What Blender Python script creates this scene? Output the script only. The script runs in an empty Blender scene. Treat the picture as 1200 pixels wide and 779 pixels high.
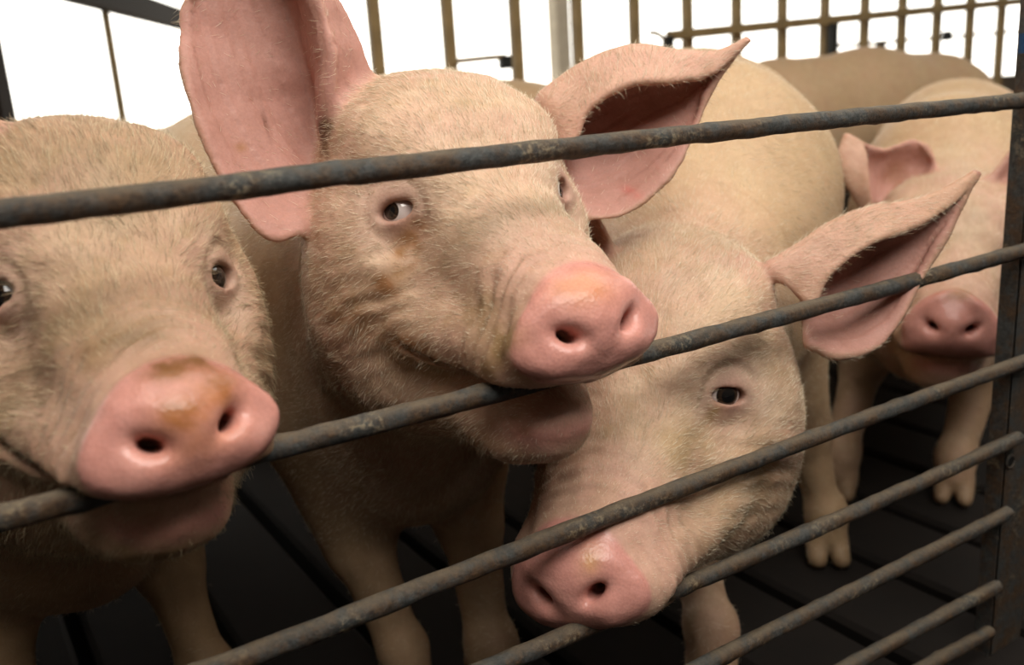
import bpy, math
import numpy as np
from mathutils import Matrix, Vector

# ------------------------------------------------------------------ camera, sky, exposure
F_PX = 1100.0
CAM_H = 0.81
_d = np.array([270.0, 4109.0, F_PX]); _d /= np.linalg.norm(_d)
_g = np.array([1820.0, -415.0, F_PX]); _g -= _d * (_g @ _d); _g /= np.linalg.norm(_g)
_Z = -_d; _X = _g; _Y = np.cross(_Z, _X)
CR = np.stack([_X, _Y, _Z], 1)                      # camera(x right, y down, z forward) = CR @ world
scene = bpy.context.scene
cam_data = bpy.data.cameras.new('camera')
cam = bpy.data.objects.new('camera', cam_data)
scene.collection.objects.link(cam)
_rot = CR.T @ np.diag([1, -1, -1])
_m = np.eye(4); _m[:3, :3] = _rot; _m[:3, 3] = (0, 0, CAM_H)
cam.matrix_world = Matrix(_m.tolist())
cam_data.sensor_width = 36.0
cam_data.sensor_fit = 'HORIZONTAL'
cam_data.lens = 36.0 * F_PX / 1200.0
cam_data.clip_start = 0.02
cam_data.dof.use_dof = True
cam_data.dof.focus_distance = 0.86
cam_data.dof.aperture_fstop = 4.2
scene.camera = cam

world = bpy.data.worlds.new('World'); scene.world = world
world.use_nodes = True
bg = world.node_tree.nodes['Background']
bg.inputs['Color'].default_value = (1.0, 0.965, 0.88, 1)
bg.inputs['Strength'].default_value = 3.1

def area_light(name, loc, target, sx, sy, power, color):
    l = bpy.data.lights.new(name, 'AREA'); l.shape = 'RECTANGLE'
    l.size = sx; l.size_y = sy; l.energy = power; l.color = color
    o = bpy.data.objects.new(name, l); scene.collection.objects.link(o)
    o.location = loc
    o.rotation_euler = (Vector(target) - Vector(loc)).to_track_quat('-Z', 'Y').to_euler()
    return o
area_light('overhead_fill', (0.35, -0.62, 2.35), (0.6, 0.85, 0.6), 1.9, 1.0, 58, (1.0, 0.95, 0.88))  # added lamp, not a real window: fills the faces from above and in front

vs = scene.view_settings
vs.view_transform = 'Standard'; vs.look = 'None'; vs.gamma = 1.0; vs.use_curve_mapping = False
vs.exposure = 0.05

# ------------------------------------------------------------------ helpers
def at(px, py, depth):
    c = np.array([px - 600.0, py - 389.5, F_PX]) * (depth / F_PX)
    return CR.T @ c + np.array([0, 0, CAM_H])
def on_y(px, py, y):
    r = CR.T @ np.array([px - 600.0, py - 389.5, F_PX])
    return r * (y / r[1]) + np.array([0, 0, CAM_H])
def depth_of(P):
    return (CR @ (np.asarray(P, float) - np.array([0, 0, CAM_H])))[2]
def rx(a): c, s = math.cos(a), math.sin(a); return np.array([[1, 0, 0], [0, c, -s], [0, s, c]])
def ry(a): c, s = math.cos(a), math.sin(a); return np.array([[c, 0, s], [0, 1, 0], [-s, 0, c]])
def rz(a): c, s = math.cos(a), math.sin(a); return np.array([[c, -s, 0], [s, c, 0], [0, 0, 1]])

def raw_mesh(name, verts, faces, smooth=True):
    me = bpy.data.meshes.new(name)
    verts = np.asarray(verts, np.float32); faces = np.asarray(faces, np.int32)
    k = faces.shape[1]
    me.vertices.add(len(verts)); me.vertices.foreach_set('co', verts.ravel())
    me.loops.add(faces.size); me.loops.foreach_set('vertex_index', faces.ravel())
    me.polygons.add(len(faces))
    me.polygons.foreach_set('loop_start', np.arange(0, faces.size, k, dtype=np.int32))
    me.polygons.foreach_set('use_smooth', np.full(len(faces), smooth))
    me.update(calc_edges=True); me.validate()
    return me
def link(name, me, mat=None, parent=None):
    o = bpy.data.objects.new(name, me); scene.collection.objects.link(o)
    if mat is not None and me is not None and hasattr(me, 'materials'):
        me.materials.append(mat)
    if parent is not None: o.parent = parent
    return o
def tag(o, label=None, cat=None, group=None, kind=None):
    for k, v in (('label', label), ('category', cat), ('group', group), ('kind', kind)):
        if v: o[k] = v
    return o
def empty(name, loc=(0, 0, 0), rot=0.0):
    o = bpy.data.objects.new(name, None); scene.collection.objects.link(o)
    o.location = loc; o.rotation_euler = (0, 0, rot); o.empty_display_size = 0.1
    return o
class MB:
    """collects boxes and tubes (quads) into one mesh"""
    def __init__(self): self.v = []; self.f = []; self.n = 0
    def add(self, v, f):
        v = np.asarray(v, float); self.v.append(v); self.f.append(np.asarray(f) + self.n); self.n += len(v)
    def box(self, c, s, R=None, bev=0.0):
        c = np.asarray(c, float); h = np.asarray(s, float) / 2
        if bev <= 0:
            v = np.array([[x, y, z] for x in (-1, 1) for y in (-1, 1) for z in (-1, 1)]) * h
            f = [[0, 1, 3, 2], [4, 6, 7, 5], [0, 4, 5, 1], [2, 3, 7, 6], [0, 2, 6, 4], [1, 5, 7, 3]]
        else:
            # bevelled around the long axis: octagonal prism with chamfered ends
            ax = int(np.argmax(s)); o1, o2 = [i for i in range(3) if i != ax]
            a, b = h[o1], h[o2]
            ring = np.array([(a, b - bev), (a - bev, b), (-a + bev, b), (-a, b - bev), (-a, -b + bev), (-a + bev, -b), (a - bev, -b), (a, -b + bev)])
            v = []; L = h[ax]
            for t, k in ((-L, 1 - bev / min(a, b)), (-L + bev, 1), (L - bev, 1), (L, 1 - bev / min(a, b))):
                for p in ring:
                    q = np.zeros(3); q[ax] = t; q[o1] = p[0] * k; q[o2] = p[1] * k; v.append(q)
            cidx = len(v); q = np.zeros(3); q[ax] = -L; v.append(q); q = np.zeros(3); q[ax] = L; v.append(q)
            f = []
            for r in range(3):
                for i in range(8):
                    j = (i + 1) % 8; f.append([r * 8 + i, r * 8 + j, r * 8 + 8 + j, r * 8 + 8 + i])
            for i in range(0, 8, 2):
                f.append([cidx, (i + 2) % 8, i + 1, i]); f.append([cidx + 1, 24 + i, 24 + i + 1, 24 + (i + 2) % 8])
            v = np.array(v)
        if R is not None: v = v @ np.asarray(R).T
        self.add(v + c, f)
    def tube(self, pts, radius, seg=12, rough=0.0, seed=0, round_end=True):
        pts = np.asarray(pts, float); n = len(pts)
        r = np.broadcast_to(np.asarray(radius, float), (n,)).copy()
        tg = np.gradient(pts, axis=0); tg /= np.linalg.norm(tg, axis=1)[:, None]
        up = np.array([0, 0, 1.0]) if abs(tg[0][2]) < .9 else np.array([0, 1.0, 0])
        rings = []
        th = np.linspace(0, 2 * np.pi, seg, endpoint=False)
        rng = np.random.RandomState(seed)
        seq = list(range(n))
        for i in seq:
            a = np.cross(up, tg[i]); a /= np.linalg.norm(a); b = np.cross(tg[i], a)
            rr = r[i] * (1 + rough * rng.randn(seg))
            rings.append(pts[i] + rr[:, None] * (np.cos(th)[:, None] * a + np.sin(th)[:, None] * b))
        if round_end:
            for e, sgn in ((0, -1), (n - 1, 1)):
                extra = []
                for q in (0.5, 0.85):
                    c = pts[e] + sgn * tg[e] * r[e] * q * 0.6
                    base = rings[e if e == 0 else -1] if not extra else None
                    k = math.sqrt(1 - q * q)
                    extra.append(c + (rings[0 if sgn < 0 else n - 1] - pts[e]) * k)
                if sgn < 0: heads = extra[::-1]
                else: tails = extra
            rings = heads + rings + tails
        v = np.concatenate(rings); m = len(rings); f = []
        for i in range(m - 1):
            for j in range(seg):
                k = (j + 1) % seg; f.append([i * seg + j, i * seg + k, i * seg + seg + k, i * seg + seg + j])
        c0 = len(v); v = np.concatenate([v, [rings[0].mean(0), rings[-1].mean(0)]])
        for j in range(0, seg, 2):
            f.append([c0, (j + 2) % seg, j + 1, j]); o = (m - 1) * seg
            f.append([c0 + 1, o + j, o + j + 1, o + (j + 2) % seg])
        self.add(v, f)
    def build(self, name, mat, parent=None, smooth=True, loc=None):
        me = raw_mesh(name, np.concatenate(self.v), np.concatenate(self.f), smooth)
        o = link(name, me, mat, parent)
        if loc is not None: o.location = loc
        return o

# ------------------------------------------------------------------ materials
def new_mat(name):
    m = bpy.data.materials.new(name); m.use_nodes = True
    nt = m.node_tree; b = nt.nodes['Principled BSDF']
    return m, nt, b
def N(nt, t, **kw):
    n = nt.nodes.new(t)
    for k, v in kw.items():
        if k.startswith('i_'): n.inputs[k[2:].replace('_', ' ')].default_value = v
        else: setattr(n, k, v)
    return n
def ramp(nt, fac, stops):
    r = nt.nodes.new('ShaderNodeValToRGB'); e = r.color_ramp.elements
    while len(e) < len(stops): e.new(0.5)
    for i, (p, c) in enumerate(stops):
        e[i].position = p; e[i].color = (*c, 1)
    nt.links.new(fac, r.inputs[0]); return r.outputs[0]
def mix(nt, fac, a, b, mode='MIX'):
    m = nt.nodes.new('ShaderNodeMix'); m.data_type = 'RGBA'; m.blend_type = mode
    for s, v in ((0, fac), (6, a), (7, b)):
        if hasattr(v, 'is_linked'): nt.links.new(v, m.inputs[s])
        else: m.inputs[s].default_value = v if s == 0 else (*v, 1)
    return m.outputs[2]
def noise(nt, scale, detail=4, rough=0.6, coord=None, dim=None):
    n = nt.nodes.new('ShaderNodeTexNoise'); n.inputs['Scale'].default_value = scale
    n.inputs['Detail'].default_value = detail; n.inputs['Roughness'].default_value = rough
    if coord is not None: nt.links.new(coord, n.inputs['Vector'])
    return n.outputs['Fac']
def objco(nt): return nt.nodes.new('ShaderNodeTexCoord').outputs['Object']
def bump(nt, b, h, strength, dist):
    n = nt.nodes.new('ShaderNodeBump'); n.inputs['Strength'].default_value = strength
    n.inputs['Distance'].default_value = dist
    nt.links.new(h, n.inputs['Height']); nt.links.new(n.outputs[0], b.inputs['Normal'])

def make_skin():
    m, nt, b = new_mat('pig_skin')
    a = N(nt, 'ShaderNodeAttribute', attribute_name='col'); w = N(nt, 'ShaderNodeAttribute', attribute_name='wet')
    co = objco(nt)
    n1 = noise(nt, 55, 5, .65, co); n2 = noise(nt, 420, 3, .6, co)
    c = mix(nt, 0.40, a.outputs['Color'], ramp(nt, n1, [(.3, (.62, .56, .50)), (.7, (1.0, 1.0, 1.0))]), 'MULTIPLY')
    c = mix(nt, 0.22, c, ramp(nt, n2, [(.35, (.55, .5, .45)), (.65, (1, 1, 1))]), 'MULTIPLY')
    nt.links.new(c, b.inputs['Base Color'])
    mr = N(nt, 'ShaderNodeMapRange'); mr.inputs[3].default_value = .62; mr.inputs[4].default_value = .27
    nt.links.new(w.outputs['Fac'], mr.inputs[0]); nt.links.new(mr.outputs[0], b.inputs['Roughness'])
    b.inputs['Specular IOR Level'].default_value = .35
    b.inputs['Subsurface Weight'].default_value = .16
    b.inputs['Subsurface Radius'].default_value = (1.0, .38, .22)
    b.inputs['Subsurface Scale'].default_value = .010
    h = N(nt, 'ShaderNodeMath', operation='ADD'); nt.links.new(n1, h.inputs[0])
    vor = N(nt, 'ShaderNodeTexVoronoi'); vor.inputs['Scale'].default_value = 330; nt.links.new(co, vor.inputs['Vector'])
    nt.links.new(vor.outputs['Distance'], h.inputs[1])
    bump(nt, b, h.outputs[0], .30, .0007)
    return m
def make_hair(name, c0, c1):
    m, nt, b = new_mat(name)
    hi = nt.nodes.new('ShaderNodeHairInfo')
    c = ramp(nt, hi.outputs['Random'], [(0, c0), (1, c1)])
    nt.links.new(c, b.inputs['Base Color'])
    b.inputs['Roughness'].default_value = .45
    b.inputs['Specular IOR Level'].default_value = .3
    b.inputs['Transmission Weight'].default_value = 0.0
    return m
def make_steel(name, tint=1.0):
    m, nt, b = new_mat(name); co = objco(nt)
    n1 = noise(nt, 34, 8, .75, co); n2 = noise(nt, 170, 6, .75, co); n3 = noise(nt, 12, 5, .65, co)
    steel = ramp(nt, n2, [(.3, (.018 * tint, .017 * tint, .015 * tint)), (.62, (.10 * tint, .105 * tint, .10 * tint))])
    rust = ramp(nt, n2, [(.3, (.022 * tint, .010 * tint, .005 * tint)), (.7, (.19 * tint, .10 * tint, .04 * tint))])
    mk = ramp(nt, n1, [(.42, (0, 0, 0)), (.58, (1, 1, 1))])
    c = mix(nt, mk, steel, rust)
    mk2 = ramp(nt, n3, [(.54, (0, 0, 0)), (.66, (1, 1, 1))])
    mk3 = mix(nt, 1.0, mk2, ramp(nt, n2, [(.50, (0, 0, 0)), (.60, (1, 1, 1))]), 'MULTIPLY')
    c = mix(nt, mk3, c, (.42 * tint, .33 * tint, .20 * tint))
    ge = nt.nodes.new('ShaderNodeNewGeometry'); sz = nt.nodes.new('ShaderNodeSeparateXYZ'); nt.links.new(ge.outputs['Normal'], sz.inputs[0])
    up = ramp(nt, sz.outputs[2], [(.35, (0, 0, 0)), (.95, (1, 1, 1))])
    dm = mix(nt, 1.0, up, ramp(nt, n1, [(.35, (.1, .1, .1)), (.6, (.8, .8, .8))]), 'MULTIPLY')
    c = mix(nt, dm, c, (.21 * tint, .165 * tint, .11 * tint))
    nt.links.new(c, b.inputs['Base Color'])
    b.inputs['Metallic'].default_value = .15
    b.inputs['Roughness'].default_value = .62
    bump(nt, b, n2, 1.0, .0022)
    return m
def simple(name, col, rough=.6, metal=0.0, var=.3, scale=30):
    m, nt, b = new_mat(name); co = objco(nt)
    n1 = noise(nt, scale, 5, .65, co)
    c = mix(nt, var, col, ramp(nt, n1, [(.3, (.35, .33, .3)), (.7, (1.15, 1.12, 1.1))]), 'MULTIPLY')
    nt.links.new(c, b.inputs['Base Color']); b.inputs['Roughness'].default_value = rough
    b.inputs['Metallic'].default_value = metal; b.inputs['Specular IOR Level'].default_value = .25
    bump(nt, b, n1, .3, .002)
    return m
def make_eye(name, iris):
    m, nt, b = new_mat(name); co = objco(nt)
    sx = nt.nodes.new('ShaderNodeSeparateXYZ'); nt.links.new(co, sx.inputs[0])
    cb = nt.nodes.new('ShaderNodeCombineXYZ'); nt.links.new(sx.outputs[0], cb.inputs[0]); nt.links.new(sx.outputs[2], cb.inputs[2])
    ln = N(nt, 'ShaderNodeVectorMath', operation='LENGTH'); nt.links.new(cb.outputs[0], ln.inputs[0])
    dv = N(nt, 'ShaderNodeMath', operation='DIVIDE'); nt.links.new(ln.outputs['Value'], dv.inputs[0]); dv.inputs[1].default_value = .016
    gt = N(nt, 'ShaderNodeMath', operation='GREATER_THAN'); nt.links.new(sx.outputs[1], gt.inputs[0]); gt.inputs[1].default_value = 0
    mx = N(nt, 'ShaderNodeMath', operation='MAXIMUM'); nt.links.new(dv.outputs[0], mx.inputs[0]); nt.links.new(gt.outputs[0], mx.inputs[1])
    w = .55
    c = ramp(nt, mx.outputs[0], [(.0, (.004, .004, .005)), (iris * .55, (.006, .005, .005)), (iris * .65, (.030, .017, .010)), (iris * .92, (.014, .008, .005)), (iris, (w, w * .86, w * .80)), (1, (w, w * .8, w * .74))])
    nt.links.new(c, b.inputs['Base Color'])
    b.inputs['Roughness'].default_value = .08; b.inputs['Coat Weight'].default_value = .6
    return m
MAT_SKIN = make_skin()
MAT_HAIR = make_hair('blond_bristles', (.36, .25, .13), (.92, .82, .64))
MAT_HAIR_DARK = make_hair('brown_bristles', (.16, .10, .05), (.72, .58, .38))
MAT_STEEL = make_steel('rusted_steel', .62)
MAT_POST = make_steel('rusted_steel_post', .5)
MAT_EYE = make_eye('eye', .78)
MAT_EYE_WHITE = make_eye('eye_with_white', .52)
MAT_TAN = simple('tan_painted_steel', (.235, .165, .075), .6, 0, .45, 18)
MAT_DARKWOOD = simple('dark_timber', (.010, .005, .003), .9)
MAT_BLACK = simple('black_rubber', (.012, .013, .012), .6)
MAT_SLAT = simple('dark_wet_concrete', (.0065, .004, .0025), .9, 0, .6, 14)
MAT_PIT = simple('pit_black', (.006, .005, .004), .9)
MAT_GROUND = simple('pale_yard', (.55, .50, .42), .9, 0, .3, 4)
MAT_ROOF = simple('roof_sheet', (.09, .075, .06), .8)
MAT_PALEPOST = simple('pale_post', (.62, .55, .44), .7)
MAT_BLUE = simple('blue_paint', (.012, .045, .11), .5)

# ------------------------------------------------------------------ implicit-surface modelling
BIG = 0.06
class Field:
    def __init__(s, xs, ys, zs):
        s.ax = [np.asarray(a, np.float32) for a in (xs, ys, zs)]
        s.D = np.full([len(a) for a in s.ax], BIG, np.float32)
    def win(s, lo, hi):
        return tuple(slice(max(0, int(np.searchsorted(a, l)) - 1), int(np.searchsorted(a, h)) + 1) for a, l, h in zip(s.ax, lo, hi))
    def coords(s, sl, o, R):
        """local coords of the window: R columns are local axes in field space"""
        X = s.ax[0][sl[0]][:, None, None] - np.float32(o[0]); Y = s.ax[1][sl[1]][None, :, None] - np.float32(o[1]); Z = s.ax[2][sl[2]][None, None, :] - np.float32(o[2])
        R = np.asarray(R, np.float32)
        return [X * R[0, i] + Y * R[1, i] + Z * R[2, i] for i in range(3)]
def smin(a, b, k):
    h = np.maximum(k - np.abs(a - b), 0) / k
    return np.minimum(a, b) - h * h * (k * .25)
def smax(a, b, k): return -smin(-a, -b, k)

class Sculpt:
    """a field plus a current local frame"""
    def __init__(s, F): s.F = F; s.set(np.zeros(3), np.eye(3), 1.0)
    def set(s, o, R, sc=1.0): s.o = np.asarray(o, float); s.R = np.asarray(R, float); s.sc = sc
    def P(s, p): return s.o + s.R @ (np.asarray(p, float) * s.sc)
    def _window(s, pts, r):
        q = np.array([s.P(p) for p in pts]); return s.F.win(q.min(0) - r, q.max(0) + r)
    def _apply(s, sl, d, k, op):
        D = s.F.D[sl]
        if op == 'add': s.F.D[sl] = smin(D, d, k)
        elif op == 'cut': s.F.D[sl] = smax(D, -d, k)
    def ell(s, c, r, k=.04, op='add', R=None):
        r = np.asarray(r, float) * s.sc; RR = s.R if R is None else s.R @ R
        sl = s._window([c], r.max() + BIG * .8); x, y, z = s.F.coords(sl, s.P(c), RR)
        q0 = np.sqrt((x / r[0]) ** 2 + (y / r[1]) ** 2 + (z / r[2]) ** 2)
        q1 = np.sqrt((x / r[0] ** 2) ** 2 + (y / r[1] ** 2) ** 2 + (z / r[2] ** 2) ** 2)
        s._apply(sl, (q0 * (q0 - 1) / np.maximum(q1, 1e-6)).astype(np.float32), k * s.sc, op)
    def rc(s, a, b, ra, rb, k=.04, op='add', xs=1.0):
        a = np.asarray(a, float) * s.sc; b = np.asarray(b, float) * s.sc; ra *= s.sc; rb *= s.sc
        sl = s._window([a / s.sc, b / s.sc], max(ra, rb) * max(xs, 1) + BIG * .8)
        x, y, z = s.F.coords(sl, s.o, s.R)
        x = x / np.float32(xs); a = a / [xs, 1, 1]; b = b / [xs, 1, 1]
        d = (b - a).astype(np.float32); L = float(d @ d) + 1e-12
        px, py, pz = x - np.float32(a[0]), y - np.float32(a[1]), z - np.float32(a[2])
        t = np.clip((px * d[0] + py * d[1] + pz * d[2]) / L, 0, 1)
        px = px - t * d[0]; py = py - t * d[1]; pz = pz - t * d[2]
        s._apply(sl, np.sqrt(px * px + py * py + pz * pz) - (ra + t * (rb - ra)), k * s.sc, op)
    def custom(s, c, r, fn, k=.01, op='add', R=None):
        RR = s.R if R is None else s.R @ R
        sl = s._window([c], r * s.sc); x, y, z = s.F.coords(sl, s.P(c), RR)
        i = np.float32(1 / s.sc)
        s._apply(sl, (fn(x * i, y * i, z * i, s.F.D[sl] * i) * np.float32(s.sc)).astype(np.float32), k * s.sc, op)

def splat(F, pts, rad, reach):
    """distance field of a cloud of points with radii, in a copy grid (only inside its own window)"""
    sl = F.win(pts.min(0) - reach, pts.max(0) + reach)
    ax = [F.ax[i][sl[i]] for i in range(3)]
    E = np.full([len(a) for a in ax], BIG, np.float32)
    idx = np.stack([np.searchsorted(ax[i], pts[:, i]) for i in range(3)], 1)
    st = [max(float(np.median(np.diff(a))), 1e-4) for a in ax]
    n = [int(math.ceil(reach / q)) for q in st]
    for i in range(-n[0], n[0] + 1):
        ii = np.clip(idx[:, 0] + i, 0, len(ax[0]) - 1); dx = (ax[0][ii] - pts[:, 0]) ** 2
        for j in range(-n[1], n[1] + 1):
            jj = np.clip(idx[:, 1] + j, 0, len(ax[1]) - 1); dxy = dx + (ax[1][jj] - pts[:, 1]) ** 2
            ok = dxy < reach * reach
            if not ok.any(): continue
            for k in range(-n[2], n[2] + 1):
                kk = np.clip(idx[:, 2] + k, 0, len(ax[2]) - 1)
                d2 = dxy + (ax[2][kk] - pts[:, 2]) ** 2
                o = ok & (d2 < reach * reach)
                np.minimum.at(E, (ii[o], jj[o], kk[o]), (np.sqrt(d2[o]) - rad[o]).astype(np.float32))
    return sl, E

def surface_nets(F):
    D = F.D; s = D < 0
    c = np.zeros([n - 1 for n in D.shape], np.int8)
    for i in (0, 1):
        for j in (0, 1):
            for k in (0, 1):
                c += s[i:D.shape[0] - 1 + i, j:D.shape[1] - 1 + j, k:D.shape[2] - 1 + k]
    act = (c > 0) & (c < 8); del c
    I, J, K = np.nonzero(act)
    vid = np.full(act.shape, -1, np.int32); vid[I, J, K] = np.arange(len(I), dtype=np.int32)
    acc = np.zeros((len(I), 3)); cnt = np.zeros(len(I))
    corners = [(i, j, k) for i in (0, 1) for j in (0, 1) for k in (0, 1)]
    vals = {q: D[I + q[0], J + q[1], K + q[2]] for q in corners}
    for a in corners:
        for axis in range(3):
            if a[axis]: continue
            b = list(a); b[axis] = 1; b = tuple(b)
            va, vb = vals[a], vals[b]; x = (va < 0) != (vb < 0)
            t = np.where(x, va / np.where(x, va - vb, 1), 0)
            p = np.tile(np.array(a, float), (len(I), 1)); p[:, axis] += t
            acc[x] += p[x]; cnt[x] += 1
    p = acc / cnt[:, None]
    base = np.stack([I, J, K], 1); V = np.zeros((len(I), 3))
    for i in range(3):
        a = F.ax[i].astype(float); V[:, i] = a[base[:, i]] + p[:, i] * (a[base[:, i] + 1] - a[base[:, i]])
    quads = []
    for axis in range(3):
        lo = [slice(None)] * 3; hi = [slice(None)] * 3; lo[axis] = slice(0, -1); hi[axis] = slice(1, None)
        A = s[tuple(lo)]; B = s[tuple(hi)]
        e = np.argwhere(A != B); u, v = [(1, 2), (2, 0), (0, 1)][axis]
        e = e[(e[:, u] > 0) & (e[:, v] > 0) & (e[:, u] < D.shape[u] - 1) & (e[:, v] < D.shape[v] - 1)]
        du = np.zeros(3, int); du[u] = 1; dv = np.zeros(3, int); dv[v] = 1
        q = np.stack([vid[tuple((e - du - dv).T)], vid[tuple((e - dv).T)], vid[tuple(e.T)], vid[tuple((e - du).T)]], 1)
        inside = A[tuple(e.T)]
        q[~inside] = q[~inside][:, ::-1]
        quads.append(q)
    return V, np.concatenate(quads)
def edges_of(Q):
    return np.concatenate([Q[:, [0, 1]], Q[:, [1, 2]], Q[:, [2, 3]], Q[:, [3, 0]]])
def smooth_mesh(V, Q, it=2, lam=.5):
    e = edges_of(Q); n = len(V)
    deg = np.bincount(e[:, 0], minlength=n).astype(float) + 1e-9
    for _ in range(it):
        S = np.stack([np.bincount(e[:, 0], weights=V[e[:, 1], i], minlength=n) for i in range(3)], 1) / deg[:, None]
        V = V + lam * (S - V)
    return V
def vnormals(V, Q):
    n = np.cross(V[Q[:, 2]] - V[Q[:, 0]], V[Q[:, 3]] - V[Q[:, 1]]); out = np.zeros_like(V)
    for i in range(4):
        for c in range(3): out[:, c] += np.bincount(Q[:, i], weights=n[:, c], minlength=len(V))
    return out / (np.linalg.norm(out, axis=1)[:, None] + 1e-12)
def wave_noise(P, freq, seed, oct=3):
    rng = np.random.RandomState(seed); out = np.zeros(len(P)); amp = 1.0; tot = 0
    for o in range(oct):
        for _ in range(5):
            d = rng.randn(3); d /= np.linalg.norm(d); e = rng.randn(3); e /= np.linalg.norm(e)
            out += amp * np.sin(P @ d * freq * 6.283 + rng.rand() * 6.283 + 1.7 * np.sin(P @ e * freq * 4.1 + rng.rand() * 6)) / 5
        tot += amp; amp *= .55; freq *= 2.1
    return out / tot * 1.8
def sstep(x, a, b):
    t = np.clip((x - a) / (b - a), 0, 1); return t * t * (3 - 2 * t)

def patch(rows, nu=70, nv=60):
    """Catmull-Rom patch through a grid of points -> dense points and normals"""
    G = np.asarray(rows, float)
    def cr(A, n):
        m = len(A); t = np.linspace(0, m - 1, n); i = np.minimum(t.astype(int), m - 2); f = (t - i)[:, None, None]
        P = np.concatenate([[2 * A[0] - A[1]], A, [2 * A[-1] - A[-2]]])
        p0, p1, p2, p3 = P[i], P[i + 1], P[i + 2], P[i + 3]
        return .5 * (2 * p1 + (p2 - p0) * f + (2 * p0 - 5 * p1 + 4 * p2 - p3) * f ** 2 + (3 * p1 - p0 - 3 * p2 + p3) * f ** 3)
    A = cr(G, nu); A = cr(A.transpose(1, 0, 2), nv).transpose(1, 0, 2)
    n = np.cross(np.gradient(A, axis=0), np.gradient(A, axis=1)); n /= np.linalg.norm(n, axis=2)[..., None] + 1e-12
    return A, n

def seg_axis(lo, hi, fine_lo, fine_hi, fine, coarse):
    out = [fine_lo]; x = fine_lo
    while x < fine_hi: x += fine; out.append(x)
    h = fine
    while x < hi: h = min(h * 1.15, coarse); x += h; out.append(x)
    x = fine_lo; h = fine; left = []
    while x > lo: h = min(h * 1.15, coarse); x -= h; left.append(x)
    return np.array(left[::-1] + out, np.float32)

TAN = np.array([.58, .40, .262]); PINKSKIN = np.array([.60, .345, .26]); SNOUT = np.array([.62, .285, .24])
EARIN = np.array([.46, .225, .185]); BROWN = np.array([.17, .075, .022]); HOOF = np.array([.16, .10, .055])
SHAPE = dict(e=.083, L=.19, D=.072, w=.064, h=.049, t=-.09, roll=0.0, gap=0.0, jaw=0.0, poll=0.0, jowl=1.0)

def eye_spot(S, side):
    n = np.array([side * .66, -.70, .26]); n /= np.linalg.norm(n)
    return np.array([side * S['e'], 0.0, 0.0]), n

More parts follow.
